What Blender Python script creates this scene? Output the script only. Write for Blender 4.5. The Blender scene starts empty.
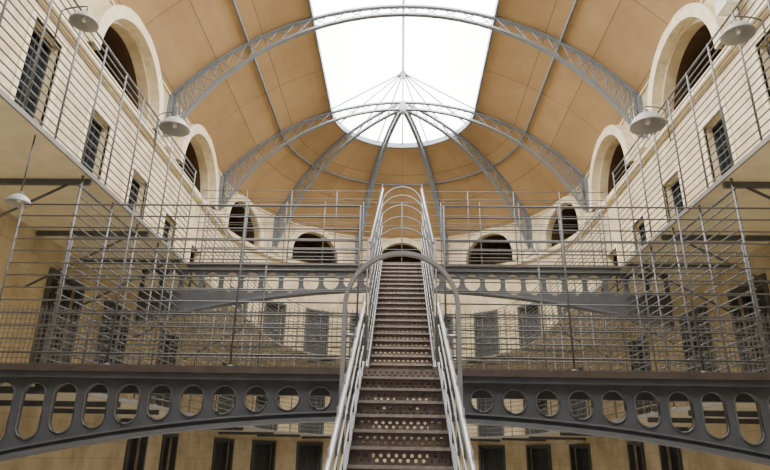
import bpy, math, random
from mathutils import Vector, Matrix
random.seed(4)
PI = math.pi
C = bpy.context.scene.collection
R = 6.9; YC = 20.5; E = 2.6
L1, L2 = 3.5, 6.6
RG = 4.75; RGY = 6.25
ZS, ZCROWN = 12.6, 15.95
YN = -4.0
# ------------------------------------------------------------------ materials
def mat(name, col, rough=0.6, metal=0.0, var=0.12, nscale=6.0, spec=None):
    m = bpy.data.materials.new(name); m.use_nodes = True
    nt = m.node_tree; b = nt.nodes['Principled BSDF']
    b.inputs['Roughness'].default_value = rough; b.inputs['Metallic'].default_value = metal
    if spec is not None: b.inputs['Specular IOR Level'].default_value = spec
    tc = nt.nodes.new('ShaderNodeTexCoord'); n = nt.nodes.new('ShaderNodeTexNoise')
    n.inputs['Scale'].default_value = nscale; n.inputs['Detail'].default_value = 5
    nt.links.new(tc.outputs['Object'], n.inputs['Vector'])
    r = nt.nodes.new('ShaderNodeValToRGB')
    r.color_ramp.elements[0].position = 0.3; r.color_ramp.elements[1].position = 0.7
    r.color_ramp.elements[0].color = tuple(c*(1-var) for c in col)+(1,)
    r.color_ramp.elements[1].color = tuple(min(1, c*(1+var)) for c in col)+(1,)
    nt.links.new(n.outputs['Fac'], r.inputs['Fac']); nt.links.new(r.outputs['Color'], b.inputs['Base Color'])
    return m
def brick_mat(name, c1, c2, mortar, bw, rh, ms, rough=0.8, dirt=.4, dscale=.8, offset=.5, dark=(.55,.5,.45)):
    m = bpy.data.materials.new(name); m.use_nodes = True
    nt = m.node_tree; b = nt.nodes['Principled BSDF']; b.inputs['Roughness'].default_value = rough
    tc = nt.nodes.new('ShaderNodeTexCoord'); br = nt.nodes.new('ShaderNodeTexBrick'); br.offset = offset
    br.inputs['Scale'].default_value = 1; br.inputs['Brick Width'].default_value = bw
    br.inputs['Row Height'].default_value = rh; br.inputs['Mortar Size'].default_value = ms
    br.inputs['Color1'].default_value = c1+(1,); br.inputs['Color2'].default_value = c2+(1,)
    br.inputs['Mortar'].default_value = mortar+(1,)
    nt.links.new(tc.outputs['UV'], br.inputs['Vector'])
    n = nt.nodes.new('ShaderNodeTexNoise'); n.inputs['Scale'].default_value = dscale; n.inputs['Detail'].default_value = 7
    n.inputs['Roughness'].default_value = .6
    nt.links.new(tc.outputs['Object'], n.inputs['Vector'])
    rp = nt.nodes.new('ShaderNodeValToRGB'); rp.color_ramp.elements[0].position=.3; rp.color_ramp.elements[1].position=.62
    rp.color_ramp.elements[0].color=dark+(1,); rp.color_ramp.elements[1].color=(1,1,1,1)
    nt.links.new(n.outputs['Fac'], rp.inputs['Fac'])
    mx = nt.nodes.new('ShaderNodeMix'); mx.data_type = 'RGBA'; mx.blend_type = 'MULTIPLY'
    mx.inputs[0].default_value = dirt
    nt.links.new(br.outputs['Color'], mx.inputs[6]); nt.links.new(rp.outputs['Color'], mx.inputs[7])
    nt.links.new(mx.outputs[2], b.inputs['Base Color'])
    return m
M = {
 'wall': brick_mat('cream_painted_stone', (.72,.61,.405), (.665,.56,.365), (.54,.45,.29), .95, .36, .008, .85, .85, 1.7, .5, (.62,.54,.43)),
 'ceil': brick_mat('tan_boarding', (.42,.275,.130), (.35,.225,.103), (.18,.115,.055), 2.7, 1.62, .014, .6, .55, .5, 0.0),
 'stone': mat('cream_stone', (.72,.615,.42), .8, 0, .16, 5),
 'floor': mat('flagstone', (.32,.30,.27), .8, 0, .15, 2),
 'soffit': mat('pale_cream_soffit', (.68,.60,.43), .8, 0, .1, 3),
 'deck': mat('brown_boards', (.28,.21,.13), .75, 0, .15, 3),
 'girder': mat('blue_grey_girder_iron', (.105,.110,.122), .5, .1, .14, 5),
 'girder_far': mat('slate_girder_iron', (.080,.083,.09), .5, .1, .12, 5),
 'girder_light': mat('light_grey_painted_iron', (.16,.166,.178), .45, .2, .1, 5),
 'edge': mat('grey_edge_angle', (.20,.19,.17), .5, .1, .1, 5),
 'collar': mat('grey_collar_iron', (.16,.165,.175), .45, .2, .1, 5),
 'brown': mat('dark_brown_iron', (.085,.064,.054), .6, .1, .2, 8),
 'rib': mat('blue_grey_painted_iron', (.165,.187,.21), .5, .1, .1, 4),
 'rail': mat('galvanised_rail', (.12,.123,.126), .6, .15, .1, 9),
 'steel': mat('handrail_steel', (.34,.345,.35), .42, .35, .1, 9),
 'wire': mat('wire', (.14,.14,.137), .5, .3, .05, 9),
 'tread': mat('brown_tread', (.135,.103,.09), .6, .1, .3, 12),
 'nosing': mat('pale_nosing', (.34,.295,.27), .45, .2, .25, 14),  # strip along the tread front, paler than the tread
 'riser': mat('brown_riser', (.19,.148,.132), .6, .1, .3, 12),
 'door': mat('near_black_door_paint', (.010,.012,.015), .9, 0, .2, 5, .1),
 'doorbars': mat('dark_window_bars', (.022,.024,.027), .8, 0, .1, 5),
 'door_grey': mat('dark_grey_door_paint', (.045,.047,.05), .7, 0, .2, 5),
 'doorframe': mat('grey_door_frame', (.085,.085,.083), .7, 0, .12, 5),
 'blackframe': mat('black_window_frame', (.02,.021,.024), .8, 0, .12, 5),
 'dark': mat('shade_brown_recess', (.08,.049,.03), .9, 0, .25, 1.5, .1),  # shade of the deep arches, put into the colour
 'enamel': mat('dull_grey_enamel', (.29,.285,.27), .5, 0, .08, 6),
 'enamel_white': mat('white_enamel', (.62,.60,.56), .4, 0, .05, 6),
 'bulb': mat('unlit_bulb_glass', (.75,.73,.68), .2, 0, .02, 6),
}
g = bpy.data.materials.new('frosted_skylight_glass'); g.use_nodes = True
gb = g.node_tree.nodes['Principled BSDF']
gb.inputs['Base Color'].default_value = (.9,.92,.93,1); gb.inputs['Roughness'].default_value = .4
gb.inputs['Emission Strength'].default_value = 14.5  # the glass itself glows, standing in for daylight from the sky
gn = g.node_tree.nodes.new('ShaderNodeTexNoise'); gn.inputs['Scale'].default_value = .4
gr = g.node_tree.nodes.new('ShaderNodeValToRGB')
gr.color_ramp.elements[0].color = (.97,.96,.94,1); gr.color_ramp.elements[1].color = (1,.985,.95,1)
g.node_tree.links.new(gn.outputs['Fac'], gr.inputs['Fac']); g.node_tree.links.new(gr.outputs['Color'], gb.inputs['Emission Color'])
M['glass'] = g
# ------------------------------------------------------------------ mesh helpers
WL = {}
def wloc(o): return WL.get(o.name, Vector((0,0,0)))
class MB:
    def __init__(s): s.v=[]; s.f=[]; s.uv=None; s.sm=[]
    def quad(s, a,b,c,d, uvs=None):
        i=len(s.v); s.v += [Vector(a),Vector(b),Vector(c),Vector(d)]; s.f.append((i,i+1,i+2,i+3)); s.sm.append(False)
        if uvs is not None:
            if s.uv is None: s.uv={}
            s.uv[len(s.f)-1]=uvs
    def add(s, vs, fs, smooth=False):
        i=len(s.v); s.v += [Vector(p) for p in vs]
        for f in fs: s.f.append(tuple(i+k for k in f)); s.sm.append(smooth)
    def box(s, x0,x1,y0,y1,z0,z1):
        vs=[(x,y,z) for z in (z0,z1) for y in (y0,y1) for x in (x0,x1)]
        s.add(vs,[(0,2,3,1),(4,5,7,6),(0,1,5,4),(2,6,7,3),(0,4,6,2),(1,3,7,5)])
    def tube(s, pts, r, n=8, closed=False):
        pts=[Vector(p) for p in pts]; N=len(pts); rings=[]
        for i,p in enumerate(pts):
            if closed: t=pts[(i+1)%N]-pts[i-1]
            else: t=pts[min(i+1,N-1)]-pts[max(i-1,0)]
            t.normalize()
            ref=Vector((0,0,1)) if abs(t.z)<.9 else Vector((1,0,0))
            if len(rings)>0 and abs(t.z)>.5: ref=prev_u
            a=t.cross(ref)
            if a.length<1e-5: a=t.cross(Vector((0,1,0)))
            a.normalize(); u=a.cross(t); u.normalize(); prev_u=u
            rings.append([p+(a*math.cos(2*PI*k/n+PI/4)+u*math.sin(2*PI*k/n+PI/4))*r for k in range(n)])
        vs=[q for rg in rings for q in rg]; fs=[]
        for i in range(N if closed else N-1):
            j=(i+1)%N
            for k in range(n):
                k2=(k+1)%n; fs.append((i*n+k,i*n+k2,j*n+k2,j*n+k))
        if not closed:
            fs.append(tuple(range(n))[::-1]); fs.append(tuple((N-1)*n+k for k in range(n)))
        s.add(vs,fs,n>4)
    def ribbon(s, pts, binv, hw, ht, closed=False):
        pts=[Vector(p) for p in pts]; N=len(pts); b=Vector(binv).normalized(); vs=[]
        for i,p in enumerate(pts):
            t=(pts[(i+1)%N]-pts[i-1]) if closed else (pts[min(i+1,N-1)]-pts[max(i-1,0)])
            t.normalize(); n=b.cross(t).normalized()
            vs += [p+b*hw+n*ht, p-b*hw+n*ht, p-b*hw-n*ht, p+b*hw-n*ht]
        fs=[]
        for i in range(N if closed else N-1):
            j=(i+1)%N
            for k in range(4):
                k2=(k+1)%4; fs.append((i*4+k,i*4+k2,j*4+k2,j*4+k))
        if not closed: fs.append((3,2,1,0)); fs.append(tuple((N-1)*4+k for k in range(4)))
        s.add(vs,fs)
    def lathe(s, prof, cen=(0,0,0), n=24):
        vs=[];fs=[];c=Vector(cen)
        for (r,z) in prof:
            for k in range(n): vs.append(c+Vector((r*math.cos(2*PI*k/n),r*math.sin(2*PI*k/n),z)))
        for i in range(len(prof)-1):
            for k in range(n):
                k2=(k+1)%n; fs.append((i*n+k,i*n+k2,(i+1)*n+k2,(i+1)*n+k))
        s.add(vs,fs,True)
    def build(s, name, m, parent=None):
        me=bpy.data.meshes.new(name); off=wloc(parent) if parent else Vector((0,0,0))
        me.from_pydata([tuple(v-off) for v in s.v],[],s.f); me.materials.append(m)
        if s.uv is not None:
            ul=me.uv_layers.new(name='UVMap')
            for p in me.polygons:
                u=s.uv.get(p.index)
                for k,li in enumerate(p.loop_indices):
                    ul.data[li].uv = u[k] if u else (0,0)
        me.polygons.foreach_set('use_smooth', s.sm)
        me.update(); o=bpy.data.objects.new(name,me); C.objects.link(o)
        if parent: o.parent=parent; WL[o.name]=off.copy()
        return o
def tag(o,label,cat,group=None,kind=None):
    o['label']=label; o['category']=cat
    if group: o['group']=group
    if kind: o['kind']=kind
    return o
def thing(name,label,cat,loc=(0,0,0),group=None,kind=None):
    o=bpy.data.objects.new(name,None); C.objects.link(o); o.location=loc; o.empty_display_size=.2
    WL[o.name]=Vector(loc); return tag(o,label,cat,group,kind)
def link(name, me, parent, loc=(0,0,0)):
    o=bpy.data.objects.new(name,me); C.objects.link(o); o.parent=parent; o.location=loc; return o
def plate(outer, holes, th):
    """flat plate with holes: 2D outlines (u,v) extruded +-th/2; returned as a mesh in XY, thickness Z"""
    cu=bpy.data.curves.new('tmp','CURVE'); cu.dimensions='2D'; cu.fill_mode='BOTH'; cu.extrude=th/2
    for pl in [outer]+holes:
        sp=cu.splines.new('POLY'); sp.points.add(len(pl)-1); sp.use_cyclic_u=True
        for i,(u,v) in enumerate(pl): sp.points[i].co=(u,v,0,1)
    ob=bpy.data.objects.new('tmp',cu); C.objects.link(ob)
    me=bpy.data.meshes.new_from_object(ob)
    bpy.data.objects.remove(ob); bpy.data.curves.remove(cu)
    return me
def prof(x):     # vault height at distance x from the axis
    h=ZCROWN-ZS; rr=(R*R+h*h)/(2*h)
    return ZCROWN-rr+math.sqrt(max(0,rr*rr-x*x))
def upath(r, ys, n=36, ry=None):
    ry=r if ry is None else ry
    pts=[(-r, ys)]
    for i in range(n+1):
        a=-PI/2+PI*i/n; pts.append((r*math.sin(a), YC+ry*math.cos(a)))
    pts.append((r, ys))
    return pts
def usweep(mb, r0,r1,z0,z1, ys, ry0=None, ry1=None):
    A=upath(r0,ys,36,ry0);B=upath(r1,ys,36,ry1);N=len(A);vs=[];fs=[]
    for (a,b) in zip(A,B): vs += [(a[0],a[1],z0),(b[0],b[1],z0),(b[0],b[1],z1),(a[0],a[1],z1)]
    for i in range(N-1):
        for k in range(4):
            k2=(k+1)%4; fs.append((i*4+k,i*4+k2,i*4+4+k2,i*4+4+k))
    fs += [(3,2,1,0), tuple((N-1)*4+k for k in range(4))]
    mb.add(vs,fs)
# ------------------------------------------------------------------ setting
def mapL(s,z,d): return (-(R+d), s, z)
def mapR(s,z,d): return ((R+d), s, z)
def mapA(s,z,d):
    a=s/R; return ((R+d)*math.sin(a), YC+(R+d)*math.cos(a), z)
doors=[]   # (side, pos, z, h, half width)
for side in 'LR':
    for y,h in ((7.05,3.75),(9.4,3.7),(11.75,3.25),(14.1,2.9),(16.45,2.65),(18.8,2.5)): doors.append((side,y,L2,h,.46))
    for y in (11.75,14.1,17.6): doors.append((side,y,L1,2.45,.6))
    for y in (16.45,18.8): doors.append((side,y,0,3.15,.52))
for a in (-69,-51,-33,-15,15,33,51,69):
    for z,h in ((L2,2.15),(L1,2.3),(0,3.15)): doors.append(('A',a,z,h,.52))
lun=[]
for side in 'LR':
    for y in (7.0,12.4,17.8): lun.append((side,y))
for a in (-72,-36,0,36,72): lun.append(('A',a))
def ldim(side): return (10.9,11.0,1.55,.28) if side!='A' else (10.9,11.22,1.2,.2)    # sill, springing, radius, depth of the cream reveal
maps={'L':mapL,'R':mapR,'A':mapA}
def spos(side,p): return math.radians(p)*R if side=='A' else p
def build_wall(name,side,s0,s1,label):
    mp=maps[side]; rects=[]
    LZ0,LSP,LR_,LD_=ldim(side)
    for (sd,p,z,h,dw) in doors:
        if sd==side: c=spos(side,p); rects.append((c-dw,c+dw,z,z+h,.46))
    ls=[]
    for (sd,p) in lun:
        if sd==side: c=spos(side,p); ls.append(c); rects.append((c-LR_,c+LR_,LZ0,LSP+LR_,None))
    S={s0,s1}; Z={0,ZS}
    for r in rects: S|={r[0],r[1]}; Z|={r[2],r[3]}
    k=s0
    while k<s1: S.add(k); k+=.45
    S=sorted(S); Z=sorted(Z); mb=MB()
    for i in range(len(S)-1):
        if S[i+1]-S[i]<1e-6: continue
        for j in range(len(Z)-1):
            cs,cz=(S[i]+S[i+1])/2,(Z[j]+Z[j+1])/2
            if any(r[0]<cs<r[1] and r[2]<cz<r[3] for r in rects): continue
            q=[(S[i],Z[j]),(S[i+1],Z[j]),(S[i+1],Z[j+1]),(S[i],Z[j+1])]
            mb.quad(*[mp(a,b,0) for a,b in q], uvs=q)
    for (a,b,z0,z1,d) in rects:
        if d is None: continue
        for (p,q) in (((a,z0),(a,z1)),((a,z1),(b,z1)),((b,z1),(b,z0)),((b,z0),(a,z0))):
            mb.quad(mp(*p,0),mp(*q,0),mp(*q,d),mp(*p,d),uvs=[(p[0],p[1]+.1),(q[0],q[1]+.1),(q[0]+.2,q[1]+.1),(p[0]+.2,p[1]+.1)])
    n=20
    for c in ls:
        P=[(c-LR_*math.cos(PI*i/n), LSP+LR_*math.sin(PI*i/n)) for i in range(n+1)]; zt=LSP+LR_
        for i in range(n):
            q=[P[i],P[i+1],(P[i+1][0],zt),(P[i][0],zt)]
            mb.quad(*[mp(a,b,0.001) for a,b in q],uvs=q)
        Q=[(c-LR_,LZ0)]+P+[(c+LR_,LZ0),(c-LR_,LZ0)]
        for i in range(len(Q)-1):
            mb.quad(mp(*Q[i],0),mp(*Q[i+1],0),mp(*Q[i+1],LD_),mp(*Q[i],LD_),uvs=[Q[i]]*4)
    o=mb.build(name,M['wall']); return tag(o,label,'wall',kind='structure')
build_wall('wall_left','L',YN,YC,'cream painted stone wall of the hall, left side with rows of cell doors')
build_wall('wall_right','R',YN,YC,'cream painted stone wall of the hall, right side with rows of cell doors')
build_wall('wall_far','A',-PI/2*R,PI/2*R,'curved cream wall closing the far end behind the staircase')
mb=MB(); mb.box(-R-.3,R+.3,YN,YC+R+.3,-.2,0); tag(mb.build('floor',M['floor']),'grey stone floor of the hall below the bridges','floor',kind='structure')
mb=MB(); usweep(mb,R-.16,R,10.66,10.82,YN); tag(mb.build('trim_1',M['stone']),'cream stone string course under the arched recesses','moulding',kind='structure')
mb=MB(); usweep(mb,R-.06,R,ZS-.03,ZS+.02,YN); tag(mb.build('trim_2',M['stone']),'thin cream cornice where the tan vault meets the wall','moulding',kind='structure')
# ceiling vault + half dome with skylight opening
SK=2.85
mb=MB(); n=14
xs=[SK+(R-SK)*i/n for i in range(n+1)]
arc=[0]
for i in range(n): arc.append(arc[-1]+math.hypot(xs[i+1]-xs[i],prof(xs[i+1])-prof(xs[i])))
ys=[YN+ (YC-YN)*i/8 for i in range(9)]
for sg in (-1,1):
    for j in range(8):
        for i in range(n):
            mb.quad((sg*xs[i],ys[j],prof(xs[i])),(sg*xs[i+1],ys[j],prof(xs[i+1])),(sg*xs[i+1],ys[j+1],prof(xs[i+1])),(sg*xs[i],ys[j+1],prof(xs[i])),
                    uvs=[(ys[j]-15.1,arc[i]),(ys[j]-15.1,arc[i+1]),(ys[j+1]-15.1,arc[i+1]),(ys[j+1]-15.1,arc[i])])
nf=48
for k in range(nf):
    a0,a1=-PI/2+PI*k/nf,-PI/2+PI*(k+1)/nf
    for i in range(n):
        f=lambda a,x:(x*math.sin(a),YC+x*math.cos(a),prof(x))
        mb.quad(f(a0,xs[i]),f(a0,xs[i+1]),f(a1,xs[i+1]),f(a1,xs[i]),uvs=[(a0*8.594+2.7,arc[i]),(a0*8.594+2.7,arc[i+1]),(a1*8.594+2.7,arc[i+1]),(a1*8.594+2.7,arc[i])])
for p in range(len(mb.sm)): mb.sm[p]=True
tag(mb.build('ceiling',M['ceil']),'tan boarded barrel vault with a half dome at the far end','ceiling',kind='structure')
# skylight
ZE=prof(SK)+.14; ZR=17.34
sk=thing('skylight','long bright glazed skylight with a rounded far end along the vault top','skylight',(0,YC,ZE),kind='structure')
mb=MB()
for sg in (-1,1): mb.quad((sg*SK,YN,ZE),(0,YN,ZR),(0,YC,ZR),(sg*SK,YC,ZE))
for k in range(24):
    a0,a1=-PI/2+PI*k/24,-PI/2+PI*(k+1)/24
    mb.add([(0,YC,ZR),(SK*math.sin(a0),YC+SK*math.cos(a0),ZE),(SK*math.sin(a1),YC+SK*math.cos(a1),ZE)],[(0,1,2)])
mb.build('glazing',M['glass'],sk)
mb=MB(); usweep(mb,SK-.05,SK+.02,prof(SK)-.06,ZE+.02,YN); mb.build('curb',M['rib'],sk)
mb=MB(); mb.tube([(0,YN,ZR-.06),(0,YC,ZR-.06)],.05); mb.build('ridge_bar',M['rib'],sk)
for k in range(9):
    a=-PI/2+PI*k/8; mb=MB(); mb.tube([(0.05*math.sin(a),YC+.05*math.cos(a),ZR-.07),(SK*.99*math.sin(a),YC+SK*.99*math.cos(a),ZE-.02)],.032,6); mb.build('glazing_bar',M['rib'],sk)
mb=MB(); mb.lathe([(0.0,-.32),(.06,-.28),(.10,-.2),(.05,-.12),(.16,-.08),(.16,.0),(0,.02)],(0,YC,ZR-.06),16); mb.build('finial',M['rib'],sk)
# ribs
def arch_in(x, foot=11.25, w=6.74, cr=15.58):
    h=cr-foot; rr=(w*w+h*h)/(2*h); return cr-rr+math.sqrt(max(0,rr*rr-x*x))
def rib(name,label,yc,e,full,group):
    ex=Vector((e[0],e[1],0)); bn=Vector((e[1],-e[0],0)); cen=Vector((0,yc,0))
    root=thing(name,label,'roof rib',tuple(cen+ex*6.8+Vector((0,0,11.3))),group)
    n=36 if full else 18
    ths=[PI*i/n for i in range(n+1)] if full else [PI/2*.975*i/n for i in range(n+1)]
    O=[cen+ex*(6.80*math.cos(t))+Vector((0,0,prof(6.80*math.cos(t))-.06)) for t in ths]
    I=[cen+ex*(6.72*math.cos(t))+Vector((0,0,arch_in(6.72*math.cos(t)))) for t in ths]
    mb=MB(); mb.ribbon(O,bn,.07,.03); mb.build('outer_chord',M['rib'],root)
    mb=MB(); mb.ribbon(I,bn,.07,.03); mb.build('inner_chord',M['rib'],root)
    mb=MB()
    for i in range(n):
        mb.tube([O[i],I[i+1]],.016,4); mb.tube([I[i],O[i+1]],.016,4)
        if i<n*.22 or (i>n*.78 and full):      # the deep brackets at the feet get a second set of crossing bars
            m0=(O[i]+I[i])/2; m1=(O[i+1]+I[i+1])/2
            mb.tube([m0,O[i+1]],.012,4); mb.tube([m0,I[i+1]],.012,4); mb.tube([O[i],m1],.012,4); mb.tube([I[i],m1],.012,4)
    mb.build('lattice',M['rib'],root)
    for sg in ((1,-1) if full else (1,)):
        mb=MB(); p=cen+ex*(sg*6.84)
        mb.ribbon([p+Vector((0,0,11.1)),p+Vector((0,0,12.62))],bn,.11,.05); mb.build('foot_plate',M['rib'],root)
        mb=MB(); q=cen+ex*(sg*6.78)
        mb.ribbon([q+Vector((0,0,10.83)),q+Vector((0,0,11.1))],bn,.2,.11); mb.build('corbel',M['stone'],root)
rib('roof_arch','wide lattice iron arch crossing the vault above the upper bridge, nearer of the two',15.1,(1,0),True,'lattice roof arches')
rib('roof_arch','smaller looking lattice arch crossing under the rounded end of the skylight',YC,(1,0),True,'lattice roof arches')
for a,w in ((-54,'far left'),(-18,'left of centre'),(18,'right of centre'),(54,'far right')):
    rib('dome_rib','curved lattice rib of the half dome, the one %s'%w,YC,(math.sin(math.radians(a)),math.cos(math.radians(a))),False,'half dome ribs')
mb=MB(); mb.lathe([(0,-.12),(.08,-.1),(.13,-.02),(.13,.32),(0,.33)],(0,YC,15.5),20)
tag(mb.build('rib_boss',M['rib']),'small round iron boss where the dome ribs meet under the skylight','boss')
mb=MB(); mb.tube([(x,y,prof(4.75)-.04) for x,y in upath(4.75,YN)],.04,6)
tag(mb.build('purlin',M['rib']),'long grey purlin bar running round the tan vault halfway up','purlin')
# ------------------------------------------------------------------ doors
dcount=[0]
protos={}
lvl={L2:'upper gallery',L1:'middle gallery',0:'ground floor'}
ordn=['first','second','third','fourth','fifth','sixth','seventh','eighth']
def make_door(h,dw,up,DD):
    w=dw*2; me={}
    mb=MB(); mb.box(-w/2,-w/2+.05,-.02,.14,0,h); mb.box(w/2-.05,w/2,-.02,.14,0,h); mb.box(-w/2+.05,w/2-.05,-.02,.14,h-.07,h)
    if not up:
        k=.07; f0,f1=-DD-.06,-DD+.1
        mb.box(-w/2-k,-w/2+.02,f0,f1,0,h+k); mb.box(w/2-.02,w/2+k,f0,f1,0,h+k); mb.box(-w/2+.02,w/2-.02,f0,f1,h-.02,h+k)
    me['frame']=mb
    if up:      # stone surround standing proud of the wall
        mb=MB(); k=.12; f0,f1=-DD-.03,-DD+.05
        mb.box(-w/2-k,-w/2,f0,f1,0,h+k); mb.box(w/2,w/2+k,f0,f1,0,h+k); mb.box(-w/2,w/2,f0,f1,h,h+k)
        me['surround']=mb
    mb=MB(); lw=w/2-.05; mb.box(-lw,lw,.06,.11,0.01,h-.07)
    for z in (.12,h*.5,h-.28): mb.box(-lw,lw,.035,.06,z,z+.12)
    for x in (-lw,-.05,lw-.1): mb.box(x,x+.1,.04,.06,.01,h-.07)
    me['leaf']=mb
    if up:      # iron bars over the barred upper half
        mb=MB()
        for i in range(1,4): x=-lw+2*lw*i/4; mb.box(x-.009,x+.009,.0,.022,h*.45,h-.07)
        for i in range(3): z=h*.5+i*(h*.45)/3; mb.box(-lw,lw,.004,.018,z,z+.018)
        me['bars']=mb
    else:
        mb=MB(); mb.box(-.09,.09,.0,.035,h*.5-.3,h*.5-.1); mb.box(-.11,.11,.022,.035,h*.5-.32,h*.5-.08); me['hatch']=mb
    mb=MB(); mb.box(lw-.32,lw-.05,.0,.035,1.05,1.12); mb.box(lw-.2,lw-.12,-.015,.005,1.0,1.17); me['bolt']=mb
    return me
SUB=('hatch','bolt','bars')
for (side,p,z,h,dw) in doors:
    dcount[0]+=1; up=(z==L2 and side!='A'); dd=.21 if up else .2
    if side=='A':
        a=math.radians(p); loc=((R+dd)*math.sin(a),YC+(R+dd)*math.cos(a),z); rz=-a; w='curved far wall'
        same=sorted([q for (s,q,zz,hh,ww) in doors if s=='A' and zz==z]); lb='%s from the left'%ordn[same.index(p)]
    else:
        loc=((-1 if side=='L' else 1)*(R+dd),p,z); rz=PI/2 if side=='L' else -PI/2; w='left wall' if side=='L' else 'right wall'
        same=sorted([q for (s,q,zz,hh,ww) in doors if s==side and zz==z]); lb='%s from the camera'%ordn[same.index(p)]
    root=thing('door_%d'%dcount[0],'%s cell door on the %s of the %s, %s'%('black barred' if up else 'dark grey panelled',lvl[z],w,lb),'cell door',(0,0,0),'cell doors',kind='structure')
    pr=protos.setdefault((h,dw,up),{}); leaf=None
    if not pr:
        for nm,b in make_door(h,dw,up,dd).items():
            fm=M['blackframe'] if up else M['doorframe']
            mm={'surround':M['stone'],'frame':fm,'hatch':fm,'bars':M['doorbars'],'bolt':M['girder'],'leaf':M['door'] if up else M['door_grey']}[nm]
            o=b.build(nm,mm,leaf if nm in SUB else root); pr[nm]=o.data
            if nm=='leaf': leaf=o
    else:
        for nm,me in pr.items():
            o=link(nm,me,leaf if nm in SUB else root)
            if nm=='leaf': leaf=o
    root.location=loc; root.rotation_euler=(0,0,rz)
# ------------------------------------------------------------------ arched recesses
wc=0
for (side,p) in lun:
    wc+=1; mp=maps[side]; c=spos(side,p)
    LZ0,LSP,LR_,LD_=ldim(side)
    w={'L':'left wall','R':'right wall','A':'curved far wall'}[side]
    if side=='A': lb='%s from the left'%ordn[[-72,-36,0,36,72].index(p)]
    else: lb='%s from the camera'%ordn[[7.0,12.4,17.8].index(p)]
    root=thing('window_%d'%wc,'dark arched recess with cream surround high on the %s, %s'%(w,lb),'arched window',mp(c,LZ0,0),'arched recesses',kind='structure')
    n=24
    def ring(r): return [(c-r,LZ0)]+[(c-r*math.cos(PI*i/n),LSP+r*math.sin(PI*i/n)) for i in range(n+1)]+[(c+r,LZ0)]
    a=ring(LR_+(.1 if side!='A' else 0));b=ring(LR_+(.4 if side!='A' else .26)); mb=MB(); D=-.26 if side!='A' else -.12
    for i in range(len(a)-1):
        mb.quad(mp(*a[i],D),mp(*a[i+1],D),mp(*b[i+1],D),mp(*b[i],D))
        mb.quad(mp(*a[i],D),mp(*a[i+1],D),mp(*a[i+1],.02),mp(*a[i],.02))
        mb.quad(mp(*b[i],D),mp(*b[i+1],D),mp(*b[i+1],.02),mp(*b[i],.02))
    mb.build('archivolt',M['stone'],root)
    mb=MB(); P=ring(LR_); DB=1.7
    for i in range(len(P)-1):      # barrel-shaped recess behind the cream reveal, cavity shade put into its dark colour
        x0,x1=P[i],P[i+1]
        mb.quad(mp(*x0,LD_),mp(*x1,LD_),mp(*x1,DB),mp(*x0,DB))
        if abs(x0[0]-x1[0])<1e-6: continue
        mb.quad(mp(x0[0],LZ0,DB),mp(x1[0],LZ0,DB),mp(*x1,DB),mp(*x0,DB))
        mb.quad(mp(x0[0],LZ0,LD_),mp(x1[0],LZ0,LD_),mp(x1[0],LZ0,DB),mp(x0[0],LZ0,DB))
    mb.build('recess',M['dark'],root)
# ------------------------------------------------------------------ galleries
gang=[-72,-54,-36,-18,0,18,36,54,72]
for z,nm in ((L1,'middle'),(L2,'upper')):
    root=thing('gallery','narrow %s gallery walkway running round the hall walls'%nm,'gallery',(-RG,YC,z-.14))
    mb=MB(); usweep(mb,RG,R-.005,z-.06,z,YN,RGY,None); mb.build('deck',M['soffit'],root)
    mb=MB(); usweep(mb,RG-.03,RG,z-.065,z+.005,YN,RGY-.03,RGY); mb.build('edge_angle',M['edge'],root)
    for sg in (-1,1):
        for y in (5.9,8.2,10.45,12.2,15.3,19.0):
            mb=MB(); mb.ribbon([(sg*(RG+.02),y,z-.105),(sg*(R-.01),y,z-.105)],(0,1,0),.03,.045); mb.build('joist',M['girder'],root)
            if z==L2:
                mb=MB(); mb.tube([(sg*(RG+.35),y,z-.14),(sg*(R-.02),y,z-1.15)],.022,6); mb.build('strut',M['girder'],root)
    for a in gang:
        s,c=math.sin(math.radians(a)),math.cos(math.radians(a)); mb=MB()
        mb.ribbon([((RG+.02)*s,YC+(RGY+.02)*c,z-.105),((R-.01)*s,YC+(R-.01)*c,z-.105)],(c,-s,0),.035,.045); mb.build('joist',M['girder'],root)
# ------------------------------------------------------------------ railings
def polyrail(name,label,pts,posts,z,hs,posth,mesh_h,group,step=.075,wr=.0032,pr=.018,rr=.011,m='rail',topf=1.6):
    root=thing(name,label,'railing',(pts[0][0],pts[0][1],z),group)
    for h in hs:
        mb=MB(); mb.tube([(x,y,z+h) for x,y in pts],rr if h<hs[-1] else rr*topf,6); mb.build('rail',M[m],root)
    for (x,y) in posts:
        mb=MB(); mb.tube([(x,y,z),(x,y,z+posth)],pr,8); mb.lathe([(.04,0),(.04,.03),(pr*1.1,.04)],(x,y,z),10); mb.build('post',M[m],root)
    if mesh_h:
        mb=MB(); d=[0]
        for i in range(len(pts)-1): d.append(d[-1]+math.dist(pts[i],pts[i+1]))
        def at(s):
            for i in range(len(d)-1):
                if s<=d[i+1]+1e-9:
                    t=(s-d[i])/(d[i+1]-d[i]); return (pts[i][0]+t*(pts[i+1][0]-pts[i][0]),pts[i][1]+t*(pts[i+1][1]-pts[i][1]))
            return pts[-1]
        k=0
        while k<=d[-1]:
            x,y=at(k); mb.tube([(x,y,z+.02),(x,y,z+mesh_h)],wr,4); k+=step
        k=.03
        while k<=mesh_h+.01: mb.tube([(x,y,z+k) for x,y in pts],wr,4); k+=step
        mb.build('wire_mesh',M['wire'],root)
    return root
RP=RG+.06; RPY=RGY+.05
B1=(6.6,7.9); B2=(12.6,13.35)
def loop(ys): return upath(RP,ys,36,RPY)
def loopposts(ys,step,da=15):
    out=[]; y=ys+.05
    while y<YC: out+= [(-RP,y),(RP,y)]; y+=step
    for a in range(-75,76,da): out.append((RP*math.sin(math.radians(a)),YC+RPY*math.cos(math.radians(a))))
    return out
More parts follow.
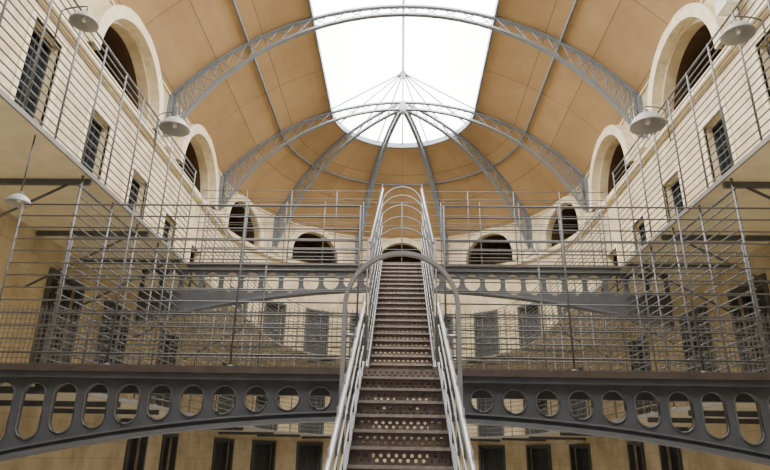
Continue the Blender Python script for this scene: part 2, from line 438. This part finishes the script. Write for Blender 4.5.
polyrail('gallery_railing','tall many-wired railing round the middle gallery beyond the near bridge',loop(B1[1]+.1),loopposts(B1[1]+.1,1.0),L1,[.15*i for i in range(1,20)],L2-L1-.07,.8,'gallery railings',.1,.0042,.018,.0115)
polyrail('gallery_railing','tall many-wired railing round the upper gallery beyond the upper bridge',loop(B2[1]+.1),loopposts(B2[1]+.1,.9),L2,[.13*i for i in range(1,15)],1.84,0,'gallery railings',.09,.0045,.017,.0105)
for sg,w in ((-1,'left'),(1,'right')):
    pts=[(sg*RP,2.0),(sg*RP,B2[0]-.1)]; posts=[]; y=B2[0]-.15
    while y>2: posts.append((sg*RP,y)); y-=.75
    polyrail('gallery_railing','long many-wired railing along the upper gallery on the %s, nearer than the upper bridge'%w,pts,posts,L2,[.13*i for i in range(1,18)],2.23,0,'gallery railings',.09,.004,.016,.0115)
# ------------------------------------------------------------------ bridges
def bridge(label,y0,y1,z,L,gm,fm,pitch,far):
    root=thing('footbridge',label,'bridge',(0,y0,z-.5))
    LD=RG-.04; dep=(lambda x:.56+.024*x*x) if far else (lambda x:.50+.026*x*x)
    n=60; top=-.125
    outer=[(-L,top),(L,top)]+[(L-2*L*i/n, -dep(L-2*L*i/n)) for i in range(n+1)]
    holes=[];x=pitch/2
    while x<L-.2:
        for sg in (-1,1):
            d=dep(x); h0=-.175; h1=-(d-.09-.03*x/2); hw=pitch*(.39 if far else .36)
            if far: h0=-.18; h1=max(-(d-.06),-.18-.46)
            hh=(h0-h1)/2; cz=(h0+h1)/2; pl=[]
            hw=min(hw,max(hh,.11))
            for k in range(28):
                a=2*PI*(k+.5)/28; ca,sa=math.cos(a),math.sin(a)
                if hh<=hw*1.15: pl.append((sg*x+hw*ca, cz+hh*sa))
                else: pl.append((sg*x+hw*ca, cz+(hh-hw)*(1 if sa>0 else -1)+hw*sa))
            holes.append(pl)
        x+=pitch
    me=plate(outer,holes,.05)
    me.transform(Matrix.Translation((0,.025,.5))@Matrix.Rotation(PI/2,4,'X'))
    me.materials.clear(); me.materials.append(gm); me.name='girder_web'
    web=link('girder_web',me,root); WL[web.name]=wloc(root).copy()
    if not far:
        mb=MB()
        for pl in holes: mb.tube([(u,y0-.004,z+v) for u,v in pl],.010,5,closed=True)
        mb.build('hole_collars',M['collar'],web)
    mb=MB(); mb.box(-LD,LD,y0-.1,y0+.12,z-.06,z+.012); mb.build('deck_edge',M['brown'],root)
    mb=MB(); mb.box(-LD,LD,y0-.07,y0+.09,z-.125,z-.06); mb.build('top_flange',gm,root)
    mb=MB(); mb.ribbon([(-L+2*L*i/n,y0+.02,z-dep(-L+2*L*i/n)) for i in range(n+1)],(0,1,0),.11,.02); mb.build('bottom_flange',fm,root)
    mb=MB(); mb.ribbon([(-L+2*L*i/n,y0-.02,z-dep(-L+2*L*i/n)+(.03 if far else .075)) for i in range(n+1)],(0,1,0),.02,.01); mb.build('moulding',M['collar'],web)
    mb=MB(); mb.box(-LD,LD,y0+.12,y1-.1,z-.06,z); mb.build('deck',M['soffit'] if far else M['deck'],root)  # upper deck coloured pale so the girder holes look bright
    mb=MB(); mb.box(-LD,LD,y1-.1,y1,z-(.07 if far else .16),z+.012); mb.build('back_beam',M['girder'],root)
    return root
bridge('near iron footbridge with an arched girder pierced by oval holes, crossing the foreground',B1[0],B1[1],L1,6.3,M['girder'],M['girder_light'],.345,False)
bridge('upper iron footbridge with a pierced arched girder at the top of the staircase',B2[0],B2[1],L2,5.75,M['girder_far'],M['girder'],.44,True)
for (b,z,nm,gap) in ((B1,L1,'near',(.5,.47)),(B2,L2,'upper',(.46,0))):
    near=nm=='near'
    for sg,w in ((-1,'left'),(1,'right')):
        for (yy,fb,gp) in ((b[0]+.06,'front',gap[0]),(b[1]-.05,'back',gap[1])):
            if gp==0 and sg==1: continue
            HB=[.15*i for i in range(1,14)] if near else ([.2*i for i in range(1,10)] if fb=='front' else [.6,1.2,1.8])
            x0=sg*gp if gp else -(RG-.1); x1=sg*(RG-.1) if gp else RG-.1
            n=int(abs(x1-x0)/(1.45 if near else .95)+.5); posts=[(x0+(x1-x0)*i/n,yy) for i in range(n+1)]
            lab=('wired mesh railing' if near else 'barred railing')+(' on the %s edge of the %s bridge, %s of the stair'%(fb,nm,w) if gp else ' along the whole far edge of the upper bridge')
            polyrail('bridge_railing',lab,[(x0,yy),(x1,yy)],posts,z+.012,HB,HB[-1]+.01,(.68 if fb=='front' else 0) if near else 0,'bridge railings',.055,.0048,.012,.0098 if near else .0078,'rail',1.15)
# ------------------------------------------------------------------ staircases
def flight(label,W,y0,z0,y1,z1,n,hs,hoops,ev,sd):
    rise=(z1-z0)/n; run=(y1-y0)/n
    root=thing('staircase',label,'staircase',(0,y0,z0))
    sl=(z1-z0)/(y1-y0)
    tr=MB(); tr.box(-W/2,W/2,-.03,run+.005,-.028,0)
    no=MB(); no.box(-W/2,W/2,-.04,-.03,-.024,.001)
    hl=[]; cnt=13; hr=.0145
    for r_ in range(2):
        for i in range(cnt-r_):
            cx=-W/2+W*(i+.5+.5*r_)/cnt; cz=(rise-.028)*(.32+.34*r_)
            hl.append([(cx+hr*math.cos(2*PI*k/8),cz+hr*math.sin(2*PI*k/8)) for k in range(8)])
    rme=plate([(-W/2,0),(W/2,0),(W/2,rise-.028),(-W/2,rise-.028)],hl,.010)
    rme.transform(Matrix.Rotation(PI/2,4,'X')); rme.materials.clear(); rme.materials.append(M['riser']); rme.name='riser'
    tme=None; nme=None
    for i in range(n):
        if i<n-1:
            if tme is None:
                b=MB(); b.v=[v+wloc(root) for v in tr.v]; b.f=tr.f; b.sm=tr.sm
                o=b.build('tread',M['tread'],root); tme=o.data
                b=MB(); b.v=[v+wloc(root) for v in no.v]; b.f=no.f; b.sm=no.sm
                o2=b.build('nosing',M['nosing'],o); nme=o2.data
            else: o=link('tread',tme,root); link('nosing',nme,o)
            o.location=(0,i*run,(i+1)*rise)
        link('riser',rme,root,(0,i*run+.0,i*rise))
    for sg in (-1,1):
        mb=MB(); x=sg*(W/2+.018)
        a=[(y0-.05,z0+.0),(y0+.2,z0),(y1,z1-.26),(y1,z1+sd),(y0-.05,z0+sd+rise)]
        vs=[(x+dx,y,z) for dx in (-.018,.018) for y,z in a]; m=5
        mb.add(vs,[tuple(range(m)),tuple(range(m,2*m))[::-1]]+[(i,(i+1)%m,m+(i+1)%m,m+i) for i in range(m)])
        mb.build('stringer',M['girder'],root)
        xr=sg*(W/2+.02)
        for h in hs:
            mb=MB(); mb.tube([(xr,y0,z0+rise+h),(xr,y1,z1+h)],.02 if h==hs[-1] else .009,8); mb.build('handrail' if h==hs[-1] else 'rail',M['steel'],root)
        k=1
        while k<n:
            yy=y0+run*(k+.4); zz=z0+rise+ (yy-y0)*sl
            mb=MB(); mb.tube([(xr+sg*.006,yy,zz-.1),(xr+sg*.006,yy,zz+hs[-1])],.009,6); mb.build('baluster',M['rail'],root); k+=ev
    for (yy,hw,ztop,zleg,bw) in hoops:
        zs=ztop-hw*1.0
        pts=[(-hw,yy,zleg)]
        for i in range(25):
            a=PI*i/24; pts.append((-hw*math.cos(a),yy,zs+hw*math.sin(a)))
        pts.append((hw,yy,zleg))
        mb=MB(); mb.ribbon(pts,(0,1,0),bw,bw*.6)
        zz=z0+rise+(yy-y0)*sl
        for sg in (-1,1):     # short ties from the hoop legs to the handrails
            for h in hs[-1:]+[.05]:
                if hw-W/2>.05: mb.tube([(sg*hw,yy,zz+h),(sg*(W/2+.02),yy,zz+h)],.014,6)
        mb.build('hoop',M['steel'],root)
    return root
y0l=B1[0]-5.9
flight('lower open iron staircase rising from the floor to the near bridge',.78,y0l,0,B1[0]-.1,L1,26,[.24,.48,.72],[(5.3,.51,E+1.80,2.72,.03)],2,.08)
flight('upper dull brown iron staircase rising from the near bridge to the upper bridge',.84,B1[1],L1,B2[0]-.1,L2,21,[.3,.6,.9,1.2,1.5,1.8],
       [(8.05,.445,5.72,3.6,.013),(9.2,.445,6.37,4.4,.011),(10.3,.445,7.05,5.1,.011),(11.4,.445,7.75,5.9,.011),(12.42,.445,8.42,6.6,.012)],1,.08)
# ------------------------------------------------------------------ lamps
def lamp(label,x,y,z,sg,r,group):
    root=thing('dish_lamp',label,'lamp',(x,y,z),group); k=r/.36
    mb=MB(); mb.lathe([(.05*k,.24*k),(.10*k,.23*k),(.20*k,.18*k),(.29*k,.09*k),(r,-.04*k),(r*1.02,-.07*k),(r*.97,-.07*k),(.27*k,.06*k),(.17*k,.15*k),(.03*k,.19*k)],(x,y,z)); sh=mb.build('shade',M['enamel'],root)
    mb=MB(); mb.lathe([(0,.32*k),(.05*k,.32*k),(.06*k,.30*k),(.06*k,.22*k),(0,.22*k)],(x,y,z),14); mb.build('socket',M['girder_light'],root)
    mb=MB(); mb.lathe([(0,-.03*k),(.04*k,-.02*k),(.06*k,.02*k),(.05*k,.08*k),(.025*k,.14*k),(0,.18*k)],(x,y,z),14); mb.build('bulb',M['bulb'],sh)
    mb=MB(); px=sg*RP
    if sg==0: mb.tube([(x,y,z+.3*k),(x,y,L2-.06)],.01,6)
    else:
        pts=[(px,y,z-.35)]
        for i in range(0,11):
            a=PI/2*i/10; pts.append((px+(x-px)*(1-math.cos(a)),y,z+.30*k+.10*math.sin(a)))
        pts.append((x,y,z+.30*k))
        mb.tube(pts,.012,8)
    mb.build('arm',M['rail'],root)
GL='dish lamps on the upper railings'
k_=4.45/4.72
lamp('grey dish lamp on the left upper railing, nearest the camera',-4.45,7.1*k_,E+6.0*k_,-1,.19,GL)
lamp('grey dish lamp on the left upper railing, below the foot of the wide arch',-4.45,10.75*k_,E+6.38*k_,-1,.29,GL)
lamp('grey dish lamp on the right upper railing, nearest the camera',4.45,7.05*k_,E+5.72*k_,1,.21,GL)
lamp('grey dish lamp on the right upper railing, below the foot of the wide arch',4.45,10.2*k_,E+6.15*k_,1,.31,GL)
lamp('small grey dish lamp hanging under the upper gallery at the left edge',-4.85,6.85,E+2.98,0,.15,'dish lamps under the gallery')
fl=thing('floodlight','white box floodlight standing on the string course of the right wall','floodlight',(R-.1,10.0,10.82))
mb=MB(); mb.box(R-.42,R-.14,9.8,10.2,11.3,11.6); hs_=mb.build('housing',M['enamel_white'],fl)
mb=MB(); mb.box(R-.40,R-.16,9.84,10.16,11.285,11.3); mb.build('lens',M['bulb'],hs_)
mb=MB(); mb.tube([(R-.08,10.0,10.82),(R-.08,10.0,11.45),(R-.16,10.0,11.45)],.02,6); mb.build('bracket',M['girder'],fl)
# ------------------------------------------------------------------ world, camera
w=bpy.data.worlds.new('World'); bpy.context.scene.world=w; w.use_nodes=True
bg=w.node_tree.nodes['Background']; bg.inputs[0].default_value=(1,.97,.92,1); bg.inputs[1].default_value=.22
cam=bpy.data.cameras.new('Camera'); co=bpy.data.objects.new('Camera',cam); C.objects.link(co)
cam.sensor_width=36; cam.lens=600/770*36; cam.clip_start=.05
rot=Matrix.Rotation(math.radians(1.72),4,'Z')@Matrix.Rotation(math.radians(90+20.5),4,'X')@Matrix.Rotation(math.radians(1.0),4,'Z')
co.matrix_world=Matrix.Translation((0,0,E))@rot
bpy.context.scene.camera=co
